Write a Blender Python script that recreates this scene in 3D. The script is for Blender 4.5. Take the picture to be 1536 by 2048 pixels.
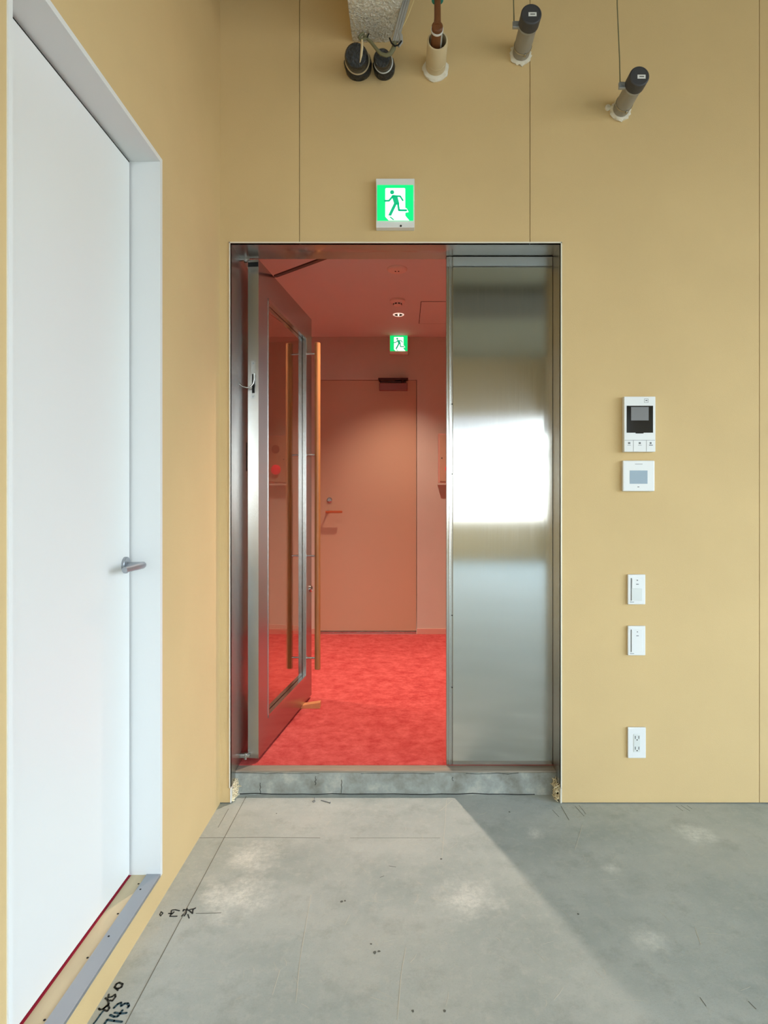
import bpy, bmesh, math, random
from mathutils import Vector, Matrix, Euler
random.seed(7)
S = bpy.context.scene
for o in list(bpy.data.objects): bpy.data.objects.remove(o)
COL = S.collection

# ------------------------------------------------------------------ camera, world, lights, exposure
F = 1240.0; CX, CY, CZ = 805.0, 1003.0, 1.19          # focal length in pixels, vanishing point, eye height
W, H = 1536, 2048
cam_d = bpy.data.cameras.new('camera'); cam = bpy.data.objects.new('camera', cam_d); COL.objects.link(cam)
cam.location = (0, 0, CZ); cam.rotation_euler = (math.pi/2, 0, 0)
cam_d.sensor_fit = 'VERTICAL'; cam_d.sensor_height = 36; cam_d.sensor_width = 27
cam_d.lens = 36*F/H
cam_d.shift_x = (W/2-CX)/H; cam_d.shift_y = (CY-H/2)/H
cam_d.clip_start = .02
S.camera = cam
S.view_settings.view_transform = 'Standard'; S.view_settings.look = 'None'
S.view_settings.gamma = 1; S.view_settings.use_curve_mapping = False
S.view_settings.exposure = 0.0
try: S.cycles.max_bounces = 12; S.cycles.diffuse_bounces = 6
except Exception: pass

wd = bpy.data.worlds.new('sky'); S.world = wd; wd.use_nodes = True
wn = wd.node_tree; wn.nodes.clear()
wo = wn.nodes.new('ShaderNodeOutputWorld'); bg = wn.nodes.new('ShaderNodeBackground')
tc = wn.nodes.new('ShaderNodeTexCoord'); sx = wn.nodes.new('ShaderNodeSeparateXYZ'); rp = wn.nodes.new('ShaderNodeValToRGB')
mr = wn.nodes.new('ShaderNodeMapRange'); mr.inputs[1].default_value = -.25; mr.inputs[2].default_value = .6
wn.links.new(tc.outputs['Generated'], sx.inputs[0]); wn.links.new(sx.outputs[2], mr.inputs[0]); wn.links.new(mr.outputs[0], rp.inputs[0])
wn.links.new(rp.outputs[0], bg.inputs[0]); wn.links.new(bg.outputs[0], wo.inputs[0])
e = rp.color_ramp.elements
e[0].position = .0; e[0].color = (.22, .23, .22, 1)
e[1].position = 1; e[1].color = (.60, .82, 1.08, 1)
x = rp.color_ramp.elements.new(.27); x.color = (.40, .42, .42, 1)
x = rp.color_ramp.elements.new(.34); x.color = (.87, 1.0, 1.07, 1)
SKY = 11.6
bg.inputs[1].default_value = SKY

RW_Y = -7.5; RR_X = 4.5; CEIL = 4.1                  # rear wall, right wall, ceiling of the room
REAR_WIN = (-0.45, 2.78, .76, 2.95); REAR_WIN_ADDED = (3.3, 4.35, .76, 2.95)                  # x0 x1 z0 z1; the second is added off view to brighten the door edge
SIDE_WIN = [(-6.0, -4.0), (-3.6, -1.5), (-1.1, 1.3)]  # y spans
SIDE_Z = (.3, 2.9)
def portal(name, loc, rot, sx_, sy_):
    l = bpy.data.lights.new(name, 'AREA'); l.shape = 'RECTANGLE'; l.size = sx_; l.size_y = sy_
    l.cycles.is_portal = True
    o = bpy.data.objects.new(name, l); COL.objects.link(o); o.location = loc; o.rotation_euler = rot
x0, x1, z0, z1 = REAR_WIN
portal('rear_window_portal', ((x0+x1)/2, RW_Y-.16, (z0+z1)/2), (math.radians(90), 0, math.pi), x1-x0, z1-z0)
x0, x1, z0, z1 = REAR_WIN_ADDED
portal('rear_window_portal', ((x0+x1)/2, RW_Y-.16, (z0+z1)/2), (math.radians(90), 0, math.pi), x1-x0, z1-z0)
for a, b in SIDE_WIN:
    portal('side_window_portal', (RR_X+.16, (a+b)/2, (SIDE_Z[0]+SIDE_Z[1])/2), (math.radians(90), 0, math.radians(90)), b-a, SIDE_Z[1]-SIDE_Z[0])

# ------------------------------------------------------------------ helpers
D = 2.443                                             # distance of the ochre wall
def X(px, d): return (px-CX)*d/F
def Z(py, d): return CZ-(py-CY)*d/F
def fl(px, py, z=0.0):                                # a point of the floor seen at a pixel
    d = (CZ-z)*F/(py-CY); return (X(px, d), d)

def lin(c): return tuple((v/12.92 if v <= .04045 else ((v+.055)/1.055)**2.4) for v in [q/255 for q in c])+(1,)
def mat(name, rgb, rough=.5, metal=0, bump=0, scale=200, var=0, vscale=6, stretch=(1, 1, 1), emit=None, est=1, trans=0, ior=1.45, spec=None):
    m = bpy.data.materials.new(name); m.use_nodes = True; nt = m.node_tree; b = nt.nodes['Principled BSDF']
    col = lin(rgb); b.inputs['Base Color'].default_value = col
    b.inputs['Roughness'].default_value = rough; b.inputs['Metallic'].default_value = metal
    b.inputs['Transmission Weight'].default_value = trans; b.inputs['IOR'].default_value = ior
    if spec is not None: b.inputs['Specular IOR Level'].default_value = spec
    if emit: b.inputs['Emission Color'].default_value = lin(emit); b.inputs['Emission Strength'].default_value = est
    if bump or var:
        t = nt.nodes.new('ShaderNodeTexCoord'); mp = nt.nodes.new('ShaderNodeMapping'); mp.inputs['Scale'].default_value = stretch
        nt.links.new(t.outputs['Object'], mp.inputs[0])
    if bump:
        n = nt.nodes.new('ShaderNodeTexNoise'); n.inputs['Scale'].default_value = scale; n.inputs['Detail'].default_value = 4
        bp = nt.nodes.new('ShaderNodeBump'); bp.inputs['Strength'].default_value = bump; bp.inputs['Distance'].default_value = .002
        nt.links.new(mp.outputs[0], n.inputs['Vector']); nt.links.new(n.outputs[0], bp.inputs['Height']); nt.links.new(bp.outputs[0], b.inputs['Normal'])
    if var:
        n = nt.nodes.new('ShaderNodeTexNoise'); n.inputs['Scale'].default_value = vscale; n.inputs['Detail'].default_value = 5
        r = nt.nodes.new('ShaderNodeMapRange'); r.inputs[1].default_value = .3; r.inputs[2].default_value = .7
        r.inputs[3].default_value = 1-var; r.inputs[4].default_value = 1+var
        mx = nt.nodes.new('ShaderNodeVectorMath'); mx.operation = 'SCALE'; mx.inputs[0].default_value = col[:3]
        nt.links.new(mp.outputs[0], n.inputs['Vector']); nt.links.new(n.outputs[0], r.inputs[0]); nt.links.new(r.outputs[0], mx.inputs['Scale'])
        nt.links.new(mx.outputs[0], b.inputs['Base Color'])
    return m

class MB:
    def __init__(s): s.bm = bmesh.new()
    def box(s, x0, x1, y0, y1, z0, z1, bev=0, M=None):
        if x0 > x1: x0, x1 = x1, x0
        if y0 > y1: y0, y1 = y1, y0
        if z0 > z1: z0, z1 = z1, z0
        t = bmesh.new()
        bmesh.ops.create_cube(t, size=1)
        for v in t.verts:
            v.co = Vector(((x0+x1)/2+v.co.x*(x1-x0), (y0+y1)/2+v.co.y*(y1-y0), (z0+z1)/2+v.co.z*(z1-z0)))
        if bev: bmesh.ops.bevel(t, geom=t.edges[:], offset=bev, segments=2, affect='EDGES', profile=.6)
        s._add(t, M); return s
    def _add(s, t, M=None):
        if M is not None: bmesh.ops.transform(t, matrix=M, verts=t.verts)
        for ed in t.edges:
            if len(ed.link_faces) == 2 and ed.calc_face_angle(0) > math.radians(38): ed.smooth = False
        me = bpy.data.meshes.new('t'); t.to_mesh(me); t.free(); s.bm.from_mesh(me); bpy.data.meshes.remove(me)
    def lathe(s, prof, p, axis, seg=32, M=None):
        """prof = [(r, h)...] turned about axis through p"""
        a = Vector(axis).normalized(); u = a.orthogonal().normalized(); v = a.cross(u); p = Vector(p)
        t = bmesh.new(); rings = []
        for r, h in prof:
            if r < 1e-6: rings.append([t.verts.new(p+a*h)])
            else: rings.append([t.verts.new(p+a*h+(u*math.cos(k*2*math.pi/seg)+v*math.sin(k*2*math.pi/seg))*r) for k in range(seg)])
        for A, B in zip(rings, rings[1:]):
            for k in range(seg):
                k2 = (k+1) % seg
                if len(A) == 1 and len(B) == 1: continue
                if len(A) == 1: t.faces.new((A[0], B[k], B[k2]))
                elif len(B) == 1: t.faces.new((A[k], B[0], A[k2]))
                else: t.faces.new((A[k], B[k], B[k2], A[k2]))
        bmesh.ops.recalc_face_normals(t, faces=t.faces)
        for f in t.faces: f.smooth = True
        s._add(t, M); return s
    def cyl(s, p0, p1, r, seg=24, bev=0, M=None):
        p0, p1 = Vector(p0), Vector(p1); h = (p1-p0).length; b = bev
        pr = [(0, 0), (r-b, 0)]+([(r, b), (r, h-b)] if b else [(r, 0), (r, h)])+[(r-b, h), (0, h)]
        if not b: pr = [(0, 0), (r, 0), (r, h), (0, h)]
        return s.lathe(pr, p0, p1-p0, seg, M)
    def tube(s, pts, r, seg=12, M=None, rz=None):
        pts = [Vector(p) for p in pts]; t = bmesh.new(); rings = []; up = None
        for i, p in enumerate(pts):
            d = (pts[min(i+1, len(pts)-1)]-pts[max(i-1, 0)]).normalized()
            u = d.orthogonal().normalized() if up is None else (up-d*up.dot(d)).normalized()
            up = u; v = d.cross(u); rr = r[i] if isinstance(r, (list, tuple)) else r
            rings.append([t.verts.new(p+(u*math.cos(k*2*math.pi/seg)+v*math.sin(k*2*math.pi/seg))*rr) for k in range(seg)])
        for A, B in zip(rings, rings[1:]):
            for k in range(seg): t.faces.new((A[k], A[(k+1) % seg], B[(k+1) % seg], B[k]))
        t.faces.new(rings[0][::-1]); t.faces.new(rings[-1])
        bmesh.ops.recalc_face_normals(t, faces=t.faces)
        for f in t.faces: f.smooth = True
        s._add(t, M); return s
    def prism(s, pts, axis, a, b, M=None):
        """extrude a polygon (2-D points) from a to b along axis ('x','y','z')"""
        t = bmesh.new()
        def P(u, v, w): return {'x': (w, u, v), 'y': (u, w, v), 'z': (u, v, w)}[axis]
        A = [t.verts.new(P(u, v, a)) for u, v in pts]; B = [t.verts.new(P(u, v, b)) for u, v in pts]
        n = len(pts); t.faces.new(A); t.faces.new(B[::-1])
        for k in range(n): t.faces.new((A[k], B[k], B[(k+1) % n], A[(k+1) % n]))
        bmesh.ops.recalc_face_normals(t, faces=t.faces); s._add(t, M); return s
    def ribbon(s, pts, w, z0, z1, axis='z'):
        """a stroke of width w through 2-D points, made of overlapping short slabs with round ends"""
        for (ax, ay), (bx, by) in zip(pts, pts[1:]):
            dx, dy = bx-ax, by-ay; L = math.hypot(dx, dy) or 1e-6; nx, ny = -dy/L*w/2, dx/L*w/2
            s.prism([(ax+nx, ay+ny), (bx+nx, by+ny), (bx-nx, by-ny), (ax-nx, ay-ny)], axis, z0, z1)
        for ax, ay in pts:
            s.prism([(ax+w/2*math.cos(k*math.pi/4), ay+w/2*math.sin(k*math.pi/4)) for k in range(8)], axis, z0, z1)
        return s
    def build(s, name, m, parent=None, world=True):
        me = bpy.data.meshes.new(name); s.bm.to_mesh(me); s.bm.free()
        ms = m if isinstance(m, (list, tuple)) else [m]
        for q in ms: me.materials.append(q)
        o = bpy.data.objects.new(name, me); COL.objects.link(o)
        if parent is not None:
            o.parent = parent
            if world: o.matrix_parent_inverse = Matrix.Translation(Vector(abs_loc(parent))).inverted() if not parent.get('_rot') else parent_world(parent).inverted()
        return o
def abs_loc(o):
    v = Vector(o.location)
    while o.parent is not None:
        o = o.parent
        if o.type == 'EMPTY': v = v+Vector(o.location)
    return v if True else v
def parent_world(o): return Matrix.LocRotScale(o.location, o.rotation_euler, None)
def thing(name, label, cat, loc, group=None, kind=None):
    o = bpy.data.objects.new(name, None); COL.objects.link(o); o.location = loc; o.empty_display_size = .05
    return tag(o, label, cat, group, kind)
def tag(o, label, cat, group=None, kind=None):
    o['label'] = label; o['category'] = cat
    if group: o['group'] = group
    if kind: o['kind'] = kind
    return o
def setting(name, mb, m, label, cat): return tag(mb.build(name, m), label, cat, None, 'structure')
def part(mb, name, m, parent, label=None):
    """mesh given in world coordinates, parented without moving"""
    me = bpy.data.meshes.new(name); mb.bm.to_mesh(me); mb.bm.free(); me.materials.append(m)
    o = bpy.data.objects.new(name, me); COL.objects.link(o); o.parent = parent
    o.matrix_parent_inverse = WM(parent).inverted()
    if label: o['label'] = label
    return o
def WM(o):
    M = Matrix.LocRotScale(o.location, o.rotation_euler, o.scale)
    if o.parent: M = WM(o.parent) @ o.matrix_parent_inverse @ M
    return M

# ------------------------------------------------------------------ materials
M_ochre = mat('ochre_cloth', (209, 182, 134), .75, bump=.25, scale=350, var=.03, vscale=3, spec=.25)
M_ochre_dk = mat('board_core', (120, 100, 60), .9)
M_white = mat('white_paint', (226, 227, 226), .38, bump=.02, scale=80)
M_plastic = mat('white_plastic', (226, 228, 228), .35)
M_plastic2 = mat('offwhite_plastic', (214, 218, 216), .4)
M_dark = mat('dark_gap', (14, 13, 12), .8)
M_grey = mat('grey_mark', (110, 112, 115), .6)
M_black = mat('black_glass', (10, 9, 10), .08)
M_lcd = mat('grey_lcd', (140, 160, 175), .25)
M_clay = mat('terracotta_paint', (198, 178, 162), .7, bump=.15, scale=250, var=.02, spec=.3)
M_clayc = mat('terracotta_ceiling', (210, 204, 196), .75, bump=.1, scale=250, spec=.3)
M_claydoor = mat('terracotta_door', (192, 152, 124), .55, bump=.05, scale=200)
M_conc2 = mat('ceiling_deck', (140, 140, 126), .9, bump=.5, scale=40, var=.15)
M_wood = mat('oiled_oak', (172, 112, 64), .38, bump=.12, scale=60, var=.14, vscale=18, stretch=(6, 6, .35))
M_wedge = mat('pale_wood', (200, 130, 80), .6, var=.1, vscale=30)
M_ply = mat('plywood', (214, 196, 160), .6, var=.08, vscale=9, stretch=(3, .6, 1))
M_alu = mat('grey_aluminium', (168, 172, 178), .42, metal=.75, bump=.05, scale=200)
M_chrome = mat('satin_chrome', (190, 190, 186), .24, metal=1)
M_pvc = mat('grey_pvc', (150, 144, 132), .5, var=.03)
M_cap = mat('dark_grey_cap', (62, 62, 66), .5)
M_beige = mat('beige_sleeve', (206, 188, 152), .6, var=.05)
M_foam = mat('white_sealant', (226, 220, 204), .8, bump=.9, scale=120)
M_copper = mat('brown_lagging', (110, 66, 34), .5, var=.15, vscale=30)
M_tape = mat('black_tape', (38, 40, 42), .34, bump=1, scale=45, var=.25, vscale=25)
M_spray = mat('sprayed_fireproofing', (244, 236, 220), .95, bump=1.0, scale=105, var=.06, vscale=60)
[n for n in M_spray.node_tree.nodes if n.type == 'BUMP'][0].inputs['Distance'].default_value = .014
[n for n in M_tape.node_tree.nodes if n.type == 'BUMP'][0].inputs['Distance'].default_value = .012
M_conduit = mat('grey_conduit', (156, 154, 148), .5)
M_green = mat('olive_cord', (112, 110, 82), .7)
M_teal = mat('teal_tape', (40, 140, 130), .5)
M_wool = mat('torn_board', (226, 212, 178), .95, bump=1, scale=120, var=.25, vscale=60)
M_redbead = mat('red_lamp', (225, 20, 40), .25)
M_chalk = mat('marker_ink', (52, 56, 56), .8)
M_inkb = mat('blue_ink', (46, 78, 92), .8)
M_line = mat('layout_line', (112, 112, 102), .9)
M_scr = mat('scratch', (200, 198, 184), .9)

def steel(name, rgb=(205, 203, 196), rough=.2, axis='z', v=.14):
    m = mat(name, rgb, rough, metal=1); nt = m.node_tree; b = nt.nodes['Principled BSDF']
    t = nt.nodes.new('ShaderNodeTexCoord'); mp = nt.nodes.new('ShaderNodeMapping')
    mp.inputs['Scale'].default_value = (1, 1, .012) if axis == 'z' else (.012, 1, 1)
    n = nt.nodes.new('ShaderNodeTexNoise'); n.inputs['Scale'].default_value = 420; n.inputs['Detail'].default_value = 3
    r = nt.nodes.new('ShaderNodeMapRange'); r.inputs[1].default_value = .25; r.inputs[2].default_value = .75
    r.inputs[3].default_value = rough*(1-v); r.inputs[4].default_value = rough*(1+v)
    tg = nt.nodes.new('ShaderNodeTangent'); tg.direction_type = 'RADIAL'; tg.axis = 'Z'; nt.links.new(tg.outputs[0], b.inputs['Tangent']); b.inputs['Anisotropic'].default_value = 1.0
    nt.links.new(t.outputs['Object'], mp.inputs[0]); nt.links.new(mp.outputs[0], n.inputs['Vector'])
    nt.links.new(n.outputs[0], r.inputs[0]); nt.links.new(r.outputs[0], b.inputs['Roughness'])
    return m
M_steel = steel('hairline_steel', rough=.135)
M_steelj = steel('hairline_steel_frame', (190, 187, 182), .26, v=.03)
M_steelh = steel('hairline_steel_head', (170, 168, 164), .2, 'x')

def carpet_mat():
    m = mat('red_carpet', (214, 66, 62), .95, spec=.1); nt = m.node_tree; b = nt.nodes['Principled BSDF']
    t = nt.nodes.new('ShaderNodeTexCoord')
    n = nt.nodes.new('ShaderNodeTexNoise'); n.inputs['Scale'].default_value = 16; n.inputs['Detail'].default_value = 8; n.inputs['Roughness'].default_value = .75
    n2 = nt.nodes.new('ShaderNodeTexNoise'); n2.inputs['Scale'].default_value = 260; n2.inputs['Detail'].default_value = 3
    r = nt.nodes.new('ShaderNodeValToRGB'); r.color_ramp.elements[0].position = .34; r.color_ramp.elements[0].color = lin((170, 58, 56))
    r.color_ramp.elements[1].position = .68; r.color_ramp.elements[1].color = lin((206, 96, 90))
    bp = nt.nodes.new('ShaderNodeBump'); bp.inputs['Strength'].default_value = .8; bp.inputs['Distance'].default_value = .004
    for a in (n, n2): nt.links.new(t.outputs['Object'], a.inputs['Vector'])
    nt.links.new(n.outputs[0], r.inputs[0]); nt.links.new(r.outputs[0], b.inputs['Base Color'])
    nt.links.new(n2.outputs[0], bp.inputs['Height']); nt.links.new(bp.outputs[0], b.inputs['Normal'])
    return m
M_carpet = carpet_mat()

def floor_mat():
    m = mat('bare_screed', (160, 162, 152), .55, spec=.35); nt = m.node_tree; b = nt.nodes['Principled BSDF']; L = nt.links
    t = nt.nodes.new('ShaderNodeTexCoord'); ob = t.outputs['Object']
    def noise(sc, det=6, ro=.6, vec=None, st=None):
        n = nt.nodes.new('ShaderNodeTexNoise'); n.inputs['Scale'].default_value = sc; n.inputs['Detail'].default_value = det; n.inputs['Roughness'].default_value = ro
        if st:
            mp = nt.nodes.new('ShaderNodeMapping'); mp.inputs['Scale'].default_value = st; L.new(vec or ob, mp.inputs[0]); L.new(mp.outputs[0], n.inputs['Vector'])
        else: L.new(vec or ob, n.inputs['Vector'])
        return n.outputs[0]
    def rng(s, a, bb, c, d):
        r = nt.nodes.new('ShaderNodeMapRange'); L.new(s, r.inputs[0])
        for i, v in enumerate((a, bb, c, d)): r.inputs[i+1].default_value = v
        return r.outputs[0]
    def math_(op, a, bb):
        q = nt.nodes.new('ShaderNodeMath'); q.operation = op
        for i, v in enumerate((a, bb)):
            if isinstance(v, (int, float)): q.inputs[i].default_value = v
            else: L.new(v, q.inputs[i])
        return q.outputs[0]
    def mixc(f, a, bb):
        q = nt.nodes.new('ShaderNodeMix'); q.data_type = 'RGBA'
        L.new(f, q.inputs[0])
        if isinstance(a, tuple): q.inputs[6].default_value = a
        else: L.new(a, q.inputs[6])
        q.inputs[7].default_value = bb
        return q.outputs[2]
    base = nt.nodes.new('ShaderNodeValToRGB'); L.new(noise(2.2, 9, .62), base.inputs[0])
    base.color_ramp.elements[0].position = .3; base.color_ramp.elements[0].color = lin((156, 166, 163))
    base.color_ramp.elements[1].position = .7; base.color_ramp.elements[1].color = lin((192, 198, 194))
    c = base.outputs[0]
    c = mixc(rng(noise(34, 8, .75), .5, .72, 0, .5), c, lin((198, 200, 192)))
    c = mixc(rng(noise(9, 8, .75), .52, .7, 0, .4), c, lin((132, 138, 132)))
    c = mixc(rng(noise(1.1, 3, .5), .5, .75, 0, .35), c, lin((176, 172, 156)))
    c = mixc(rng(noise(190, 3, .8), .55, .75, 0, .3), c, lin((120, 122, 114)))
    c = mixc(rng(noise(55, 4, .7), .64, .8, 0, .3), c, lin((130, 134, 128)))
    wob = noise(14, 5, .7)
    # efflorescence and worn spots, each with its own place on the slab
    spots = [(505, 1712, .085, 0), (478, 1790, .11, 0), (445, 1795, .06, 0), (935, 1795, .09, 0), (1220, 1737, .03, 0), (1268, 1765, .06, 1), (1390, 1668, .07, 0),
             (1070, 1665, .035, 0), (1300, 1880, .05, 0), (680, 1800, .05, 1), (1130, 1690, .08, 1)]
    for px, py, r, dk in spots:
        fx, fy = fl(px, py)
        v = nt.nodes.new('ShaderNodeVectorMath'); v.operation = 'DISTANCE'; L.new(ob, v.inputs[0]); v.inputs[1].default_value = (fx, fy, 0)
        d = math_('ADD', math_('DIVIDE', v.outputs['Value'], r), math_('MULTIPLY', math_('SUBTRACT', wob, .5), 2.6))
        f = rng(d, .1, 1.2, .85 if not dk else .25, 0)
        f = math_('MULTIPLY', f, rng(noise(60, 4, .8), .35, .6, .3, 1))
        c = mixc(f, c, lin((226, 228, 222)) if not dk else lin((120, 126, 118)))
    L.new(c, b.inputs['Base Color'])
    bp = nt.nodes.new('ShaderNodeBump'); bp.inputs['Strength'].default_value = .55; bp.inputs['Distance'].default_value = .007
    L.new(noise(48, 10, .78), bp.inputs['Height']); L.new(bp.outputs[0], b.inputs['Normal'])
    L.new(rng(noise(5), .3, .7, .42, .62), b.inputs['Roughness'])
    return m
M_floor = floor_mat()

def step_mat():
    m = mat('cut_concrete', (150, 152, 146), .85, bump=.9, scale=60); nt = m.node_tree; b = nt.nodes['Principled BSDF']; L = nt.links
    t = nt.nodes.new('ShaderNodeTexCoord'); n = nt.nodes.new('ShaderNodeTexNoise'); n.inputs['Scale'].default_value = 11; n.inputs['Detail'].default_value = 8; n.inputs['Roughness'].default_value = .65
    r = nt.nodes.new('ShaderNodeValToRGB'); L.new(t.outputs['Object'], n.inputs['Vector']); L.new(n.outputs[0], r.inputs[0])
    els = r.color_ramp.elements; els[0].position = .3; els[0].color = lin((118, 116, 106)); els[1].position = .72; els[1].color = lin((184, 180, 168))
    q = els.new(.55); q.color = lin((150, 154, 148)); L.new(r.outputs[0], b.inputs['Base Color'])
    return m
M_step = step_mat()

# ------------------------------------------------------------------ the room
OX0, OX1 = X(461, D), X(1121, D)                     # entrance opening
OZ = Z(487, D)
LX = -.719                                            # left wall
PY = 2.566                                            # plane of the steel side leaf
WT = 2.743                                            # corridor side of the wall
CZF = .098; CC = 2.547; FY = 5.11                     # carpet, corridor ceiling, corridor far wall
mb = MB(); mb.box(LX-.25, RR_X+.2, RW_Y-.2, 2.514, -.2, 0)
floor = setting('floor', mb, M_floor, 'bare grey concrete floor with chalky patches and scratches in front of the entrance', 'floor')
mb = MB(); mb.box(LX-.25, RR_X+.2, RW_Y-.2, 2.6, CEIL, CEIL+.2)
for k in range(7): pass
ce = setting('ceiling', mb, M_conc2, 'exposed deck ceiling above the room', 'ceiling')
part(MB().box(LX, RR_X, -4.3, -3.2, CEIL-.12, CEIL), 'duct', mat('dark_duct', (92, 92, 86), .8), ce, 'dark band of ducting')
# ochre wall: boards with open joints over a dark backing
mb = MB(); G = .0012
js = [LX, X(599, D), X(1060, D), X(1519, D)]
while js[-1] < RR_X: js.append(js[-1]+.906)
js[-1] = RR_X
BT = .0125
for a, b_ in zip(js, js[1:]):
    a2, b2 = a+(G if a > LX else 0), b_-G
    if b2 <= OX0 or a2 >= OX1: mb.box(a2, b2, D, D+BT, .004, CEIL)
    else:
        mb.box(a2, b2, D, D+BT, OZ, CEIL)
        if a2 < OX0: mb.box(a2, OX0, D, D+BT, .004, OZ)
        if b2 > OX1: mb.box(OX1, b2, D, D+BT, .004, OZ)
wb = setting('wall_back', mb, M_ochre, 'ochre panelled wall with thin vertical joints around the entrance', 'wall')
mb = MB()
mb.box(LX-.2, OX0-.004, D+BT, 2.6, 0, CEIL); mb.box(OX1+.004, RR_X+.2, D+BT, 2.6, 0, CEIL); mb.box(OX0-.01, OX1+.01, D+BT, 2.6, OZ+.004, CEIL)
part(mb, 'backing', M_ochre_dk, wb, 'dark backing seen in the board joints')
# left wall with the white door's opening
WY0, WY1 = 1.127, 1.848; IY0, IY1 = 1.139, 1.833; WZ1 = 2.195; TZ = .086
mb = MB()
mb.box(LX-.22, LX, RW_Y-.2, WY0, 0, CEIL); mb.box(LX-.22, LX, WY1, D, 0, CEIL)
mb.box(LX-.22, LX, WY0, WY1, WZ1+.014, CEIL); mb.box(LX-.22, LX, WY0, WY1, 0, TZ-.006)
setting('wall_left', mb, M_ochre, 'ochre side wall that holds the tall white door', 'wall')
M_rear = mat('rear_wall_paint', (206, 186, 150), .8)
mb = MB(); x0, x1, z0, z1 = REAR_WIN
mb.box(LX-.2, x0, RW_Y-.2, RW_Y, 0, CEIL); w0, w1 = REAR_WIN_ADDED[:2]; mb.box(x1, w0, RW_Y-.2, RW_Y, 0, CEIL); mb.box(w1, RR_X+.2, RW_Y-.2, RW_Y, 0, CEIL); mb.box(x0, w1, RW_Y-.2, RW_Y, 0, z0); mb.box(x0, w1, RW_Y-.2, RW_Y, z1, CEIL)
setting('wall_rear', mb, M_rear, 'ochre wall with the wide window behind the viewer', 'wall')
mb = MB(); ys = RW_Y
for a, b_ in SIDE_WIN:
    mb.box(RR_X, RR_X+.2, ys, a, 0, CEIL); mb.box(RR_X, RR_X+.2, a, b_, 0, SIDE_Z[0]); mb.box(RR_X, RR_X+.2, a, b_, SIDE_Z[1], CEIL); ys = b_
mb.box(RR_X, RR_X+.2, ys, 2.6, 0, CEIL)
setting('wall_right', mb, M_rear, 'ochre wall with daylight windows to the right of the room', 'wall')
def window(n, axis, a0, a1, z0, z1, at, label, cols, rows):
    mb = MB(); t = .03
    def bar(u0, u1, v0, v1):
        if axis == 'x': mb.box(u0, u1, at-.03, at+.03, v0, v1)
        else: mb.box(at-.03, at+.03, u0, u1, v0, v1)
    bar(a0, a1, z0, z0+t*1.6); bar(a0, a1, z1-t, z1); bar(a0, a0+t, z0, z1); bar(a1-t, a1, z0, z1)
    for c in cols: bar(c-t, c+t, z0, z1)
    for r in rows: bar(a0, a1, r-.05, r+.05)
    w = setting('window_%d' % n, mb, M_plastic2, label, 'window')
x0, x1, z0, z1 = REAR_WIN
window(1, 'x', x0, x1, z0, z1, RW_Y-.08, 'wide divided window in the wall behind the viewer', [x0+(x1-x0)/3, x0+2*(x1-x0)/3], [2.13])
window(5, 'x', REAR_WIN_ADDED[0], REAR_WIN_ADDED[1], z0, z1, RW_Y-.08, 'added unseen narrow window at the corner of the wall behind the viewer', [], [2.13])  # added window, gives the open steel door's edge something bright to reflect
for i, (a, b_) in enumerate(SIDE_WIN):
    window(2+i, 'y', a, b_, SIDE_Z[0], SIDE_Z[1], RR_X+.08, ['window in the right wall farthest from the entrance', 'middle window in the right wall', 'window in the right wall nearest the entrance'][i], [(a+b_)/2], [2.2])

t_ = tag(MB().box(REAR_WIN[0]+.02, REAR_WIN[1]-.02, RW_Y-.03, RW_Y-.026, 2.52, 2.94).cyl((REAR_WIN[0]+.02, RW_Y-.028, 2.525), (REAR_WIN[1]-.02, RW_Y-.028, 2.525), .012).build('roller_blind', mat('pale_blind', (226, 226, 232), .8, trans=.35)), 'pale roller blind pulled a little way down the wide window behind the viewer', 'blind')

# entrance step
mb = MB(); mb.box(OX0-.01, OX1+.01, 2.514, PY+.1, -.05, .090)
st = setting('trim_1', mb, M_step, 'rough grey concrete step face under the entrance', 'step')
bm2 = MB()
for px, y0_, y1_ in ((521, 1566, 1588), (684, 1560, 1586), (905, 1554, 1562), (631, 1553, 1570)):
    pts = [(X(px, 2.513)+random.uniform(-.003, .003), Z(y0_+(y1_-y0_)*k/5, 2.513)) for k in range(6)]
    bm2.ribbon(pts, .0016, 2.5128, 2.5142, 'y')
pts = [(X(470+k*21, 2.513), Z(1547+random.uniform(-1.5, 1.5), 2.513)) for k in range(31)]
bm2.ribbon(pts[:9], .0012, 2.5132, 2.5142, 'y'); bm2.ribbon(pts[12:20], .0012, 2.5132, 2.5142, 'y'); bm2.ribbon(pts[22:28], .0016, 2.5132, 2.5142, 'y')
pts = [(X(480+k*31, 2.513), Z(1588+random.uniform(-1.2, 1.2), 2.513)) for k in range(20)]
bm2.ribbon(pts, .003, 2.5128, 2.5142, 'y')
part(bm2, 'crack', M_dark, st, 'dark hairline cracks')
M_sill = mat('worn_sill', (150, 140, 126), .5, metal=.35, bump=.3, scale=50, var=.14, vscale=14, stretch=(.5, 3, 3))
mb = MB(); mb.box(OX0, OX1, 2.517, PY+.012, .089, .0965, .001)
setting('trim_2', mb, M_sill, 'dull worn metal sill strip along the step edge', 'sill')

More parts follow.
